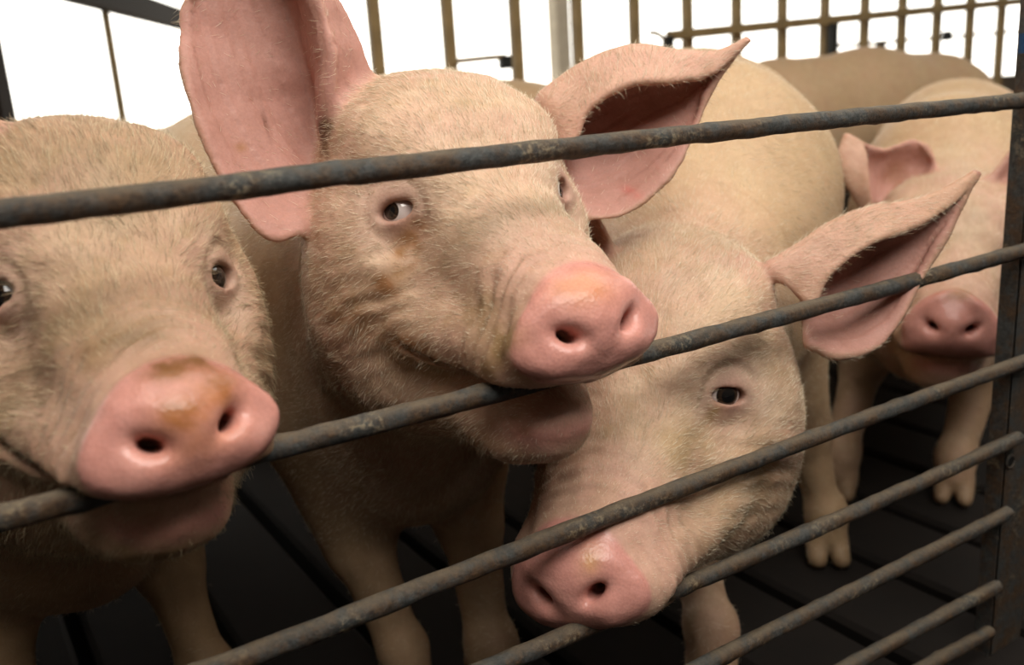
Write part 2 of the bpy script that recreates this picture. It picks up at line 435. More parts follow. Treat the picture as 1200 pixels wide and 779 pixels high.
def sculpt_head(sc, S):
    jw = S['jowl']
    sc.ell((0, .080, .000), (.106, .115, .095 + S['poll']), .04)
    sc.ell((0, .098, .060 + S['poll']), (.098, .068, .040), .04)
    sc.rc((-.045, .03, .040), (.045, .03, .040), .030, .030, .03)
    EL, ED = S['L'] - .025, S['D'] - .008
    sc.rc((0, -EL + .006, -ED - .012), (0, -.015, -.010), .027, .039, .035, xs=1.35)
    sc.rc((0, -EL + .01, -ED - .016), (0, .01, -.055), .045, .074, .04, xs=1.05)
    for q in (-1, 1):
        sc.rc((q * .044, -.008, .024), (q * .072, .045, .046), .018, .027, .025)
        sc.ell((q * .082 * jw, .070, -.075), (.062, .085, .092), .04)
        sc.rc((q * .070, -.015, -.045), (q * .095 * jw, .06, -.035), .020, .030, .03)
    sc.ell((0, .085, -.140), (.128 * jw, .105, .098), .05)
    for q in (-1, 1):
        sc.ell((q * .046, -EL + .030, -ED - .044 + S.get('flew', 0)), (.028, .040, .025), .02)
        sc.rc((q * .034, -EL + .017, -ED - .034), (q * .066, -.03, -.098), .026, .040, .02)
    jz = -S['jaw'] + .072 - S['D']
    sc.rc((0, -.128, -.146 + jz), (0, .03, -.152 + jz * .6), .021, .072, .016, xs=1.6)
    sc.ell((0, -.085, -.172 + jz), (.052, .05, .026), .03)
    # mouth slit
    gap = S['gap']
    def mouth(x, y, z, D):
        zm = -.055 - S['D'] + S.get('mz', 0.0) + .25 * np.maximum(y + .09, 0) + 1.2 * np.maximum(y + .04, 0) ** 1.5 - gap * .6 * np.clip((-.02 - y) / .1, 0, 1) 
        th = .0016 + (gap * .6 + .0015) * np.clip((-.03 - y) / .08, 0, 1)
        slab = np.maximum(np.abs(z - zm) - th, y + .034)
        depth = -(D + .013 + gap * 2.5 * np.clip((-.05 - y) / .08, 0, 1))
        return np.maximum(slab, depth)
    sc.custom((0, 0, 0), .22, mouth, .006, 'cut')
    # snout disc
    n = np.array([0, -math.cos(S['t']), math.sin(S['t'])]); u = np.array([0, math.sin(S['t']), math.cos(S['t'])])
    R = np.stack([[1, 0, 0], -n, u], 1) @ ry(-S['roll'])      # local x across, y backwards, z up
    c = np.array([0, -S['L'], -S['D']]); w, h = S['w'], S['h']
    def disc(x, y, z, D):
        wq = w * (1 - .27 * z / h - .05 * np.clip(-z / h, 0, 1) ** 2)
        q = np.sqrt((x / wq) ** 2 + (z / h) ** 2)
        yy = y - .010 - .007 * np.minimum(q, 1.4) ** 2 + .0065 * np.exp(-((np.abs(x) - .40 * w) / (.36 * w)) ** 2 - ((z + .50 * h) / (.36 * h)) ** 2) - .0045 * np.exp(-((np.abs(x) - .46 * w) / (.26 * w)) ** 2 - ((z - .10 * h) / (.32 * h)) ** 2) - .0025 * np.cos(np.clip(x / w, -1, 1) * 6.283) * (q < 1.3)
        rad = (q - 1) * (.55 * h + .45 * w) + .009
        ty = np.abs(yy - .003) - .003
        return np.sqrt(np.maximum(rad, 0) ** 2 + np.maximum(ty, 0) ** 2) + np.minimum(np.maximum(rad, ty), 0) - .009
    sc.custom(c, .10, disc, .010, 'add', R)
    for q in (-1, 1):
        def hole(x, y, z, D, q=q):
            t = np.clip((y + .004) / .04, 0, 1)
            cx = q * (.40 * w - .006 * t); cz = -.06 * h - .004 * t
            a = q * .55                                           # slanted slit
            X = (x - cx) * math.cos(a) + (z - cz) * math.sin(a); Zz = -(x - cx) * math.sin(a) + (z - cz) * math.cos(a)
            r1 = .0102 - .003 * t; r2 = .0056 - .0015 * t
            qq = np.sqrt((X / r1) ** 2 + (Zz / r2) ** 2)
            return np.maximum((qq - 1) * r2, y - .04)
        sc.custom(c, .07, hole, .011, 'cut', R)
    # eyes
    for side in (-1, 1):
        p, nn = eye_spot(S, side); cc = p - nn * S.get('pop', .013)
        sc.ell(p + nn * .016 + np.array([side * .004, -.016, -.022]), (.018, .026, .022), .028, 'cut')
        sc.ell(cc, (.0212, .0212, .0200), .018)
        up = np.array([0, 0, 1.0]) - nn * nn[2]; up /= np.linalg.norm(up); lx = np.cross(up, nn)
        tilt = S.get('tilt', .35) * side
        ax1 = lx * math.cos(tilt) - up * math.sin(tilt); ax2 = np.cross(nn, ax1)
        RE = np.stack([ax1, nn, ax2], 1)
        op = S.get('open', (.0075, .0075))[0 if side < 0 else 1]
        def almond(x, y, z, D, op=op):
            q = np.sqrt((x / .0165) ** 2 + (z / op) ** 2); return np.maximum((q - 1) * op, -y)
        sc.custom(cc, .045, almond, .004, 'cut', RE)

def sculpt_body(sc, B, head_pt, head_pt2):
    Hb = B['h']; wx = B.get('w', .80)
    sc.rc((0, .02, Hb - .215), (0, .45, Hb - .235), .205, .23, .08, xs=wx)
    sc.rc((0, .45, Hb - .235), (0, .88, Hb - .225), .23, .20, .08, xs=wx)
    for q in (-1, 1):
        sc.ell((q * .085, .92, Hb - .32), (.10, .17, .22), .06)
        sc.rc((q * .11, .93, .42), (q * .115, 1.03, .27), .085, .045, .05)
        sc.rc((q * .115, 1.03, .27), (q * .115, 1.0, .07), .040, .028, .03)
        hoof(sc, q * .115, .99)
    for (fx, fy), q in zip(B['feet'], (-1, 1)):
        kx, ky = q * .105 * .45 + fx * .55, .03 * .4 + fy * .6 + .015
        sc.rc((q * .105, .0, .44), (kx, ky, .23), .085, .046, .06)
        sc.rc((kx, ky, .23), (fx, fy + .012, .075), .040, .029, .02)
        sc.ell((fx, fy + .005, .08), (.034, .036, .034), .02)
        hoof(sc, fx, fy)
    sc.ell((0, -.06, Hb - .36), (.12, .14, .16), .07)
    hp = np.asarray(head_pt)
    sc.rc((0, .02, Hb - .23), hp, .185, B.get('neck', .125), .07, xs=1.0 if abs(hp[0]) > .1 else .92)
    sc.rc((0, -.02, Hb - .33), np.asarray(head_pt2), .14, .105, .07)
    pts = [(0, 1.07, Hb - .14), (.02, 1.11, Hb - .16), (.035, 1.12, Hb - .20), (.01, 1.135, Hb - .225), (-.015, 1.12, Hb - .20), (0, 1.13, Hb - .17)]
    for a, b in zip(pts[:-1], pts[1:]): sc.rc(a, b, .012, .010, .008)
def hoof(sc, x, y):
    sc.rc((x, y + .01, .08), (x, y - .005, .045), .030, .030, .02)
    for q in (-1, 1):
        sc.rc((x + q * .017, y - .002, .036), (x + q * .019, y - .040, .016), .020, .0145, .006)
        sc.rc((x + q * .022, y + .030, .055), (x + q * .024, y + .038, .045), .011, .007, .008)

def generic_ear(S, side, back=0.0):
    """a broad ear standing off the poll, cupped forwards; rows from base to tip, five columns"""
    base = np.array([side * .088, .095, .062])
    out = np.array([side * .80, .12 + back, .58 - back * .5]) if back < 1 else np.array([side * .30, .90, -.12]); out /= np.linalg.norm(out)
    acr = np.array([side * .50, -.25, -.75]); acr -= out * (acr @ out); acr /= np.linalg.norm(acr)
    nrm = np.cross(out, acr); nrm *= -np.sign(nrm[1] + 1e-6) * 1.0
    rows = []
    for u, wd in ((-.01, .052), (.05, .075), (.11, .082), (.17, .062), (.215, .030), (.235, .006)):
        r = []
        for v in (-1, -.55, 0, .55, 1):
            cup = .030 * (1 - (u / .25)) * (v * v)
            r.append(base + out * u + acr * wd * v + nrm * (cup - .012 * u / .2))
        rows.append(r)
    return np.array(rows)

def build_pig(name, S, head_o, head_R, scale, B, ears_world, fine=.0035, head_sets=None, seed=1, dirt=None, lean=None):
    """B: pos (ground under shoulder), yaw (direction of the rump), h back height, feet (body frame).
    returns dict with verts in body frame etc."""
    Rb = rz(B['yaw']); pb = np.array([B['pos'][0], B['pos'][1], 0.0])
    toB = lambda p: (np.asarray(p, float) - pb) @ Rb                 # world -> body (row vectors)
    ho = toB(head_o); hR = Rb.T @ head_R
    if ears_world is None: ears = [ho + (generic_ear(S, q, B.get('earback', .0)) * scale) @ hR.T for q in (-1, 1)]
    else: ears = [toB(e) if isinstance(e, np.ndarray) else ho + (generic_ear(S, e, B.get('earback', .0)) * scale) @ hR.T for e in ears_world]
    hp = np.array([ho + hR @ (np.array([sx, sy, sz]) * scale) for sx in (-.15, .15) for sy in (-.22, .19) for sz in (-.25, .16)])
    allp = np.concatenate([hp] + [e.reshape(-1, 3) for e in ears]); lo = allp.min(0) - .02; hi = allp.max(0) + .02
    co = B.get('coarse', .013)
    ys_lo = min(lo[1], -.25)
    xs = seg_axis(min(lo[0], -.24), max(hi[0], .24), lo[0], hi[0], fine, co * .7)
    ys = seg_axis(ys_lo, 1.18, lo[1], hi[1], fine, co)
    zs = seg_axis(-.03, max(hi[2], B['h'] + .05), lo[2], hi[2], fine, co * .7)
    F = Field(xs, ys, zs); sc = Sculpt(F)
    sculpt_body(sc, B, ho + hR @ (np.array([0, .11, -.03]) * scale), ho + hR @ (np.array([0, .07, -.13]) * scale))
    sc.set(ho, hR, scale); sculpt_head(sc, S)
    ear_pts = []; ear_n = []; ear_v = []
    for e in ears:
        A, n = patch(e)
        uu = np.linspace(0, 1, A.shape[0])[:, None] * np.ones(A.shape[1]); vv = np.abs(np.linspace(-1, 1, A.shape[1]))[None, :] * np.ones((A.shape[0], 1))
        rad = (.0062 - .0015 * uu - .0008 * vv) * scale
        P = A.reshape(-1, 3); sl, E = splat(F, P, rad.ravel(), .016)
        F.D[sl] = smin(F.D[sl], E, .016); 
        mid = A.shape[1] // 2; cav = (A[:, 2] + A[:, -3]) * .5 - A[:, mid]
        if (cav * n[:, mid]).sum() < 0: n = -n
        ear_pts.append(P); ear_n.append(n.reshape(-1, 3)); ear_v.append(np.tile(np.linspace(-1, 1, A.shape[1]), (A.shape[0], 1)).ravel())
    V, Q = surface_nets(F)
    # keep the biggest connected piece only
    lab = np.arange(len(V)); e = edges_of(Q)
    for _ in range(400):
        m = lab.copy(); np.minimum.at(m, e[:, 0], lab[e[:, 1]]); m = m[m]
        if (m == lab).all(): break
        lab = m
    keep = lab == np.bincount(lab).argmax()
    if not keep.all():
        mp = np.cumsum(keep) - 1; Q = mp[Q[keep[Q].all(1)]]; V = V[keep]
    V = smooth_mesh(V, Q, 2, .45)
    nr = vnormals(V, Q)
    H = ((V - ho) @ hR) / scale                                         # head coordinates
    # ears: which vertices, which side
    ear = np.zeros(len(V)); inner = np.zeros(len(V)); hn = hR.T
    EP = np.concatenate(ear_pts); EN = np.concatenate(ear_n); EI = np.concatenate([np.full(len(p), i) for i, p in enumerate(ear_pts)])
    cand = np.nonzero((V > EP.min(0) - .02).all(1) & (V < EP.max(0) + .02).all(1))[0]
    EV = np.concatenate(ear_v); earv = np.zeros(len(V)); sub = slice(0, None, 3); EVs = EV[sub]; EPs = EP[sub].astype(np.float32); ENs = EN[sub]
    fwd = -hR[:, 1]                                                     # concave side looks forward / outward
    for i in range(0, len(cand), 2000):
        c = cand[i:i + 2000]; d = ((V[c].astype(np.float32)[:, None, :] - EPs[None]) ** 2).sum(2); j = d.argmin(1); dm = np.sqrt(d[np.arange(len(c)), j])
        ear[c] = 1 - sstep(dm, .009, .020)
        earv[c] = EVs[j]
        inner[c] = np.where(dm < .02, (nr[c] * ENs[j]).sum(1), 0)
    # orient: the side whose mean normal looks forward is the inner one (per ear patch sign)
    return dict(V=V, Q=Q, nr=nr, H=H, ear=ear, inner=inner, earv=earv, ho=ho, hR=hR, Rb=Rb, pb=pb, S=S, scale=scale, seed=seed, name=name, B=B, dirt=dirt or [])

def finish_pig(d, inner_sign=1.0):
    V, Q, nr, H, S, sd = d['V'], d['Q'], d['nr'], d['H'], d['S'], d['seed']
    inner = np.clip(d['inner'] * inner_sign, 0, 1) * d['ear']
    n = np.array([0, -math.cos(S['t']), math.sin(S['t'])]); u = np.array([0, math.sin(S['t']), math.cos(S['t'])])
    dc = np.array([0, -S['L'], -S['D']]); q = H - dc
    a = q[:, 0]; b = q @ u; dd = -(q @ n)                                  # dd>0 behind the face of the disc
    disc = (1 - sstep(dd, .016, .022)) * (np.sqrt((a / S['w']) ** 2 + (b / S['h']) ** 2) < 1.5)
    headm = 1 - sstep(H[:, 1], .10, .30)
    # folds of skin behind the snout and on the cheeks
    fold = np.exp(-((H[:, 1] + .128) / .030) ** 2) * sstep(H[:, 2], -.13, -.09) * (1 - disc)
    w = np.sin(H[:, 1] * 420 + 4.5 * wave_noise(H, 9, sd + 3, 2) + np.abs(H[:, 0]) * 60)
    disp = .0016 * fold * w * np.clip(.6 + wave_noise(H, 7, sd + 4, 2), 0, 1)
    disp += .0022 * wave_noise(H, 7, sd + 5, 3) * headm * (1 - disc) * (1 - d['ear'])
    disp += .0007 * wave_noise(H, 24, sd + 6, 2) * headm * (1 - d['ear'])
    for side in (-1, 1):
        p, nn = eye_spot(S, side); rel = H - p; de = np.linalg.norm(rel, axis=1); up_ = sstep(rel[:, 2], -.012, .010)
        disp += up_ * np.clip(.55 + .5 * wave_noise(H, 14, sd + 33, 2), 0, 1) * (.0014 * np.exp(-((de - .0235) / .0035) ** 2) - .0020 * np.exp(-((de - .0300) / .0030) ** 2) + .0014 * np.exp(-((de - .037) / .004) ** 2))
        disp += (1 - up_) * np.clip(.4 + .5 * wave_noise(H, 14, sd + 34, 2), 0, 1) * (-.0014 * np.exp(-((de - .029) / .0035) ** 2))
    cheek = np.exp(-((H[:, 1] - .0) / .05) ** 2) * np.exp(-((H[:, 2] + .09) / .045) ** 2) * (np.abs(H[:, 0]) > .05)
    disp += .0014 * cheek * np.sin(H[:, 2] * 260 + H[:, 1] * 150 + 2 * wave_noise(H, 10, sd + 8, 2))
    disp += .0022 * d['ear'] * wave_noise(H, 9, sd + 9, 2)
    disp += inner * (.0016 * np.cos(d['earv'] * 13 + 1.5 * wave_noise(H, 5, sd + 19, 2)) - .0006)
    disp += .004 * wave_noise(V, 3.0, sd + 10, 2) * (1 - headm)
    V = V + nr * (disp * d['scale'])[:, None]
    # colour
    col = np.tile(TAN, (len(V), 1))
    def blend(c, f):
        nonlocal col
        col = col * (1 - f[:, None]) + np.asarray(c) * f[:, None]
    blend(PINKSKIN, np.clip(.40 + .55 * wave_noise(H, 6, sd + 11, 4), 0, 1))
    blend([.66, .50, .36], np.clip(wave_noise(H, 11, sd + 31, 3), 0, 1) * .5)
    blend([.40, .27, .13], np.clip(wave_noise(H, 26, sd + 32, 3) - .2, 0, 1) * .5 * d['B'].get('grime', 1))
    blend([.53, .365, .20], (1 - headm) * .7)
    col = col * np.asarray(d['B'].get('tint', (1, 1, 1)))
    belly = sstep(-nr[:, 2], .2, .9) * (1 - headm); blend(PINKSKIN, belly * .4)
    muz = (1 - sstep(H[:, 1], -.15, -.06)) * headm; blend(PINKSKIN * [.98, .98, 1.0], muz * .5)
    blend([.44, .29, .16], np.clip(wave_noise(H, 8, sd + 12, 3) - .25, 0, 1) * .55 * d['B'].get('grime', 1))
    blend(PINKSKIN * [.97, .88, .9], d['ear'] * .45)
    blend(EARIN, inner * .85)
    lip = np.exp(-((H[:, 2] + .146 + S['jaw'] + S['gap'] * .3) / .012) ** 2) * (1 - sstep(H[:, 1], -.135, -.10)); blend(SNOUT * 1.12, np.clip(lip, 0, 1) * .85)
    for side in (-1, 1):
        p, nn = eye_spot(S, side); de = np.linalg.norm(H - p, axis=1)
        blend([.66, .46, .38], np.exp(-(de / .042) ** 2) * .55); blend([.56, .33, .27], np.exp(-(de / .026) ** 2) * .5)
        blend([.30, .13, .09], np.exp(-((de - .013) / .006) ** 2) * .55)
    blend(SNOUT, disc * .95)
    blend([.72, .37, .31], disc * np.clip(wave_noise(H, 16, sd + 14, 3), 0, 1) * .5)
    holes = disc * np.clip(1 - np.minimum(np.hypot((a - .40 * S['w']) / .014, (b + .06 * S['h']) / .013), np.hypot((a + .40 * S['w']) / .014, (b + .06 * S['h']) / .013)), 0, 1) * sstep(dd, .012, .02)
    blend([.16, .05, .045], np.clip(holes * 3, 0, 1))
    for (c, r, colr, st, fq) in d['dirt']:
        r = np.broadcast_to(np.asarray(r, float), (3,)); dn = np.linalg.norm((H - np.asarray(c)) / r, axis=1)
        m = np.clip(np.exp(-dn ** 2 * 1.2) * (1 + 1.0 * wave_noise(H, fq, sd + 21, 3)), 0, 1) * st
        blend(colr, m)
    # trotters and knees
    low = 1 - sstep(V[:, 2], .03, .06); blend(HOOF, low * .75)
    mud = np.clip(wave_noise(V, 7, sd + 15, 3) - .1, 0, 1) * (1 - sstep(V[:, 2], .15, .42)); blend([.20, .12, .06], mud * .9); blend([.30, .20, .11], (1 - sstep(V[:, 2], .10, .36)) * .45)
    Vb = V
    me = raw_mesh('pig', Vb, Q)
    at_ = me.attributes.new('col', 'FLOAT_COLOR', 'POINT')
    at_.data.foreach_set('color', np.concatenate([np.clip(col, 0.003, 1), np.ones((len(V), 1))], 1).astype(np.float32).ravel())
    wt = me.attributes.new('wet', 'FLOAT', 'POINT'); wt.data.foreach_set('value', np.clip(disc + lip * .5, 0, 1).astype(np.float32))
    o = link('pig', me, MAT_SKIN)
    o.location = d['pb']; o.rotation_euler = (0, 0, d['B']['yaw'])
    d.update(V=V, nr=vnormals(V, Q), disc=disc, innerm=inner, lip=lip, obj=o, headm=headm)
    return o

def eyes_for(d, gaze, mat=None):
    S = d['S']
    for side, g in zip((-1, 1), gaze):
        p, nn = eye_spot(S, side); cc = p - nn * S.get('pop', .013)
        v, f = uv_ball(.0190 * d['scale'])
        me = raw_mesh('eye', v, f); o = link('eye', me, mat or MAT_EYE, d['obj'])
        up = np.array([0, 0, 1.0]) - nn * nn[2]; up /= np.linalg.norm(up); lx = np.cross(up, nn)
        look = nn + lx * g[0] + up * g[1]; look /= np.linalg.norm(look)         # local -Y looks out
        yy = -look; xx = np.cross(yy, up); xx /= np.linalg.norm(xx); zz = np.cross(xx, yy)
        R = d['hR'] @ np.stack([xx, yy, zz], 1)
        m = np.eye(4); m[:3, :3] = R; m[:3, 3] = d['ho'] + d['hR'] @ (cc * d['scale'])
        o.matrix_local = Matrix(m.tolist())
def uv_ball(r, nu=24, nv=14):
    v = []; f = []
    for i in range(nv + 1):
        t = math.pi * i / nv
        for j in range(nu):
            p = 2 * math.pi * j / nu; v.append((r * math.sin(t) * math.cos(p), -r * math.cos(t), r * math.sin(t) * math.sin(p)))
    for i in range(nv):
        for j in range(nu):
            k = (j + 1) % nu; f.append([i * nu + j, i * nu + k, (i + 1) * nu + k, (i + 1) * nu + j])
    return np.array(v), np.array(f)

def hair_for(d, count, length=.010, body_share=.35, radius=.000115, lift=.16, seed=0, mat=None):
    V, Q, nr, H = d['V'], d['Q'], d['nr'], d['H']; rng = np.random.RandomState(seed)
    fc = V[Q].mean(1); area = .5 * np.linalg.norm(np.cross(V[Q[:, 2]] - V[Q[:, 0]], V[Q[:, 3]] - V[Q[:, 1]]), axis=1)
    Hf = H[Q].mean(1); fm = lambda x: x[Q].mean(1)
    w = area * np.where(Hf[:, 1] < .22, 1.0, np.where(Hf[:, 1] < .60, body_share, body_share * .25))
    w *= np.clip(1 - 1.6 * fm(d['disc']), 0, 1) * (1 - .93 * fm(d['innerm'])) * (1 - .3 * fm(d['ear'])) * (1 - .8 * np.clip(fm(d['lip']), 0, 1))
    w *= np.where(Hf[:, 1] < -.14, .45, 1)
    w *= np.where(fc[:, 2] < .25, .15, 1)
    for side in (-1, 1):
        p, _ = eye_spot(d['S'], side); w *= sstep(np.linalg.norm(Hf - p, axis=1), .019, .028)
    for (c, rr, _, st, _) in d['dirt']:
        rr = np.broadcast_to(np.asarray(rr, float), (3,))
        if st >= .65 and rr.min() < .0095: w *= 1 - .85 * np.exp(-(((Hf - np.asarray(c)) / (rr * 1.1)) ** 2).sum(1))
    w /= w.sum()
    fi = rng.choice(len(Q), count, p=w)
    s, t = rng.rand(count, 1), rng.rand(count, 1); q = V[Q[fi]]; qn = nr[Q[fi]]
    bl = lambda A: (A[:, 0] * (1 - s) + A[:, 1] * s) * (1 - t) + (A[:, 3] * (1 - s) + A[:, 2] * s) * t
    P = bl(q); n = bl(qn); n /= np.linalg.norm(n, axis=1)[:, None]
    back = d['hR'] @ np.array([0, 1.0, -.12]); bodyd = np.array([0, .9, -.45])
    hm = (1 - sstep(Hf[fi][:, 1], .05, .3))[:, None]
    flow = back * hm + bodyd * (1 - hm)
    # down the cheeks and jaw, outwards along the ears
    side = np.sign(Hf[fi][:, :1]); downm = sstep(-Hf[fi][:, 2], .0, .12)[:, None] * hm
    flow = flow + (d['hR'] @ np.array([0, .0, -1.0])) * downm * .7
    flow = flow + (d['hR'][:, 0] * side * .9) * fm(d['ear'])[fi][:, None]
    swirl = np.stack([wave_noise(P, 6, seed + 40 + i, 2) for i in range(3)], 1); flow = flow + swirl * .45
    flow -= n * (flow * n).sum(1)[:, None]; flow /= np.linalg.norm(flow, axis=1)[:, None] + 1e-9
    jit = rng.randn(count, 3) * .17
    L = length * (.55 + .9 * rng.rand(count)) * np.where(Hf[fi][:, 1] < -.10, .5, 1.0)
    chin = sstep(-Hf[fi][:, 2], .14, .19) * hm[:, 0]; poll = sstep(Hf[fi][:, 2], .07, .11) * hm[:, 0]
    L *= (1 + .45 * chin * rng.rand(count) + .6 * poll * rng.rand(count))
    lf = (lift * (.5 + rng.rand(count)))[:, None]
    d0 = flow + n * lf + jit; d0 /= np.linalg.norm(d0, axis=1)[:, None]
    d1 = flow + n * lf * .35 + jit * 1.3; d1 /= np.linalg.norm(d1, axis=1)[:, None]
    pts = np.stack([P - n * .0005, P + d0 * (L * .35)[:, None], P + d0 * (L * .55)[:, None] + d1 * (L * .15)[:, None], P + d0 * (L * .55)[:, None] + d1 * (L * .45)[:, None]], 1)
    hc = bpy.data.hair_curves.new('hair'); hc.add_curves([4] * count)
    hc.attributes['position'].data.foreach_set('vector', pts.astype(np.float32).ravel())
    ra = hc.attributes.get('radius') or hc.attributes.new('radius', 'FLOAT', 'POINT')
    ra.data.foreach_set('value', np.tile(np.array([1, .9, .7, .25]) * radius, count).astype(np.float32))
    hc.materials.append(mat or MAT_HAIR)
    o = bpy.data.objects.new('hair', hc); scene.collection.objects.link(o); o.parent = d['obj']; o['kind'] = 'stuff'
    return o

def copy_tree(o):
    c = o.copy(); scene.collection.objects.link(c)
    for ch in list(o.children):
        k = ch.copy(); scene.collection.objects.link(k); k.parent = c
    return c
# ------------------------------------------------------------------ the building
ground = MB(); ground.box((2, 9.5, -.16), (40, 13.4, .3)); g = ground.build('ground', MAT_GROUND, smooth=False); g['kind'] = 'structure'
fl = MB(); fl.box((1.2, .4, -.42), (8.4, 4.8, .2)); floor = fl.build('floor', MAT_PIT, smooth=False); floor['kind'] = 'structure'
slat_mesh = None
x = .8475 - .19 * 19 - .19 * .5
for i in range(42):
    cx = x + .19 * i
    if slat_mesh is None:
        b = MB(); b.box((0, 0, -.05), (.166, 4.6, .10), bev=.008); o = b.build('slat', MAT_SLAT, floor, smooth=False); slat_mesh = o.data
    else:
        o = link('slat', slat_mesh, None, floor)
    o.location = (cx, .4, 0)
rf = MB(); rf.box((2, 3.3, 2.9), (12, 4.0, .06)); rf.box((2, -1.1, 2.9), (12, 1.6, .06)); rf.box((-1.6, .0, 2.9), (2.0, 2.0, .06)); rf.box((5.4, .0, 2.9), (3.0, 2.0, .06)); r = rf.build('ceiling_added', MAT_ROOF, smooth=False); r['kind'] = 'structure'  # unseen roof, added; its opening is shaped to light faces and dim backs

for nm, c_, s_ in (('wall_front_added', (2, -1.9, 1.45), (12, .1, 2.9)), ('wall_back_added', (-1.15, 2.76, .33), (2.7, .1, .70)), ('wall_back_added', (3.75, 2.76, .33), (5.6, .1, .70)), ('wall_left_added', (-2.6, 1.0, 1.45), (.1, 5.9, 2.9)), ('wall_right_added', (6.9, .4, 1.45), (.1, 4.6, 2.9))):  # unseen walls, added to keep low daylight off the legs and floor
    m = MB(); m.box(c_, s_); w_ = m.build(nm, MAT_ROOF, smooth=False); w_['kind'] = 'structure'

# ------------------------------------------------------------------ front gate
gate = tag(empty('pen_gate', (1.12, .63, 0)), 'rusted steel gate of round horizontal bars in front of the pigs', 'gate')
GO = np.array([1.12, .63, 0])
BAR_Y = .62
def bar(px_pts, x0, x1, seed):
    W = np.array([on_y(a, b, BAR_Y) for a, b in px_pts]); o = np.argsort(W[:, 0]); W = W[o]
    xs = np.linspace(x0, x1, 110)
    deg = 2 if len(W) > 3 else 1
    cf = np.polyfit(W[:, 0], W[:, 2], deg); z = np.polyval(cf, np.clip(xs, W[0, 0], W[-1, 0]))
    pts = np.stack([xs, np.full_like(xs, BAR_Y), z], 1) - GO
    m = MB(); m.tube(pts, .0088, 14, .06, seed); return m.build('bar', MAT_STEEL, gate)
bar([(0, 252), (200, 226), (400, 203), (700, 171), (1000, 137), (1190, 119)], -.62, 1.20, 1)
bar([(0, 606), (340, 524), (600, 450), (800, 402), (1000, 350), (1180, 298)], -.62, 1.17, 2)
bar([(340, 747), (560, 667), (700, 611), (950, 511), (1179, 432)], -.62, 1.165, 3)
bar([(580, 779), (800, 689), (972, 611), (1185, 517)], -.62, 1.140, 4)
bar([(825, 779), (1005, 689), (1177, 603)], -.62, 1.130, 5)
bar([(997, 779), (1168, 687)], -.62, 1.118, 6)
bar([(1087, 779), (1160, 740)], -.62, 1.108, 7)
def gate_post(x, with_hole):
    p = MB()
    p.box((x + .035 - GO[0], .633 - GO[1], .46), (.075, .006, 1.0))
    p.box((x - .0015 - GO[0], .641 - GO[1], .46), (.006, .022, 1.0))
    po = p.build('post', MAT_POST, gate, smooth=False)
    return po
po = gate_post(1.133, True); gate_post(-.66, False)
h = MB()
c = on_y(1184, 541, .629) - GO
th = np.linspace(0, 2 * np.pi, 17)
h.tube([c + np.array([.0085 * math.cos(t), 0, .0085 * math.sin(t)]) for t in th], .0016, 6, round_end=False)
h.build('hole_rim', MAT_POST, po)
h = MB(); h.tube([c + np.array([0, -.0004, 0]), c + np.array([0, .0002, 0]), c + np.array([0, .0006, 0])], .0080, 14, round_end=False); h.build('bolt_hole', MAT_PIT, po, smooth=False)
b = MB(); b.box(on_y(1210, 50, .628) - GO, (.05, .004, .022)); t_ = b.build('tape_band', MAT_BLUE, gate, smooth=False); t_['label'] = 'blue band on upright'

# ------------------------------------------------------------------ back panel
panel = tag(empty('tube_fence', (2.8, 2.6, 0)), 'tan tube panel with close upright bars closing the pen at the back against bright daylight', 'fence')
PO = np.array([2.8, 2.6, 0])
um = None
xs0 = [1.21 + .2418 * k for k in range(-1, 19)]
for k, xx in enumerate(xs0):
    if um is None:
        b = MB(); b.box((0, 0, .78), (.034, .034, 1.36), bev=.004); o = b.build('upright', MAT_TAN, panel, smooth=False); um = o.data
    else: o = link('upright', um, None, panel)
    o.location = (xx - PO[0], 0, 0)
def rail(p0, p1, s, name='rail'):
    p0, p1 = np.asarray(p0, float), np.asarray(p1, float); dv = p1 - p0; L = np.linalg.norm(dv); a = math.atan2(dv[2], dv[0])
    b = MB(); b.box((0, 0, 0), (L, s, s), bev=.004); o = b.build(name, MAT_TAN, panel, smooth=False)
    o.location = (p0 + p1) / 2 - PO; o.rotation_euler = (0, -a, 0); return o
A = on_y(783, 42, 2.565); Bq = on_y(1200, 1, 2.565); rail(A, A + (Bq - A) * 1.3, .034)
rail((.93, 2.565, .18), (5.6, 2.565, .18), .034)
rail((.93, 2.565, .50), (5.6, 2.565, .50), .03)
A = on_y(960, 55, 2.635); Bq = on_y(1200, 36, 2.635); rail(A, A + (Bq - A) * 1.2, .014)
def latch(px, py0, py1, rod):
    a = on_y(px, py0, 2.55); b_ = on_y(px, py1, 2.55)
    m = MB(); m.box((a + b_) / 2 - PO, (.035, .03, abs(a[2] - b_[2])), bev=.003); l = m.build('latch_block', MAT_BLACK, panel, smooth=False)
    if rod:
        R_ = np.array([on_y(q, w_, 2.55) for q, w_ in rod]) - PO
        m = MB(); m.tube(R_, .008, 8); m.build('latch_rod', MAT_TAN, l)
latch(592, 65, 81, [(532, 72), (560, 69), (592, 66)])
latch(783, 42, 60, [(762, 38), (770, 39), (777, 44), (783, 45)])
latch(976, 27, 70, None); latch(1032, 50, 68, None); latch(1110, 36, 48, None)
# pale post out in the yard
m = MB(); pb_ = on_y(655, 30, 3.6); m.box((0, 0, .75), (.075, .075, 1.6), bev=.006)
yp = m.build('yard_post', MAT_PALEPOST, smooth=False, loc=(pb_[0], pb_[1], -.01)); tag(yp, 'pale post standing in the yard behind the tan panel', 'post')

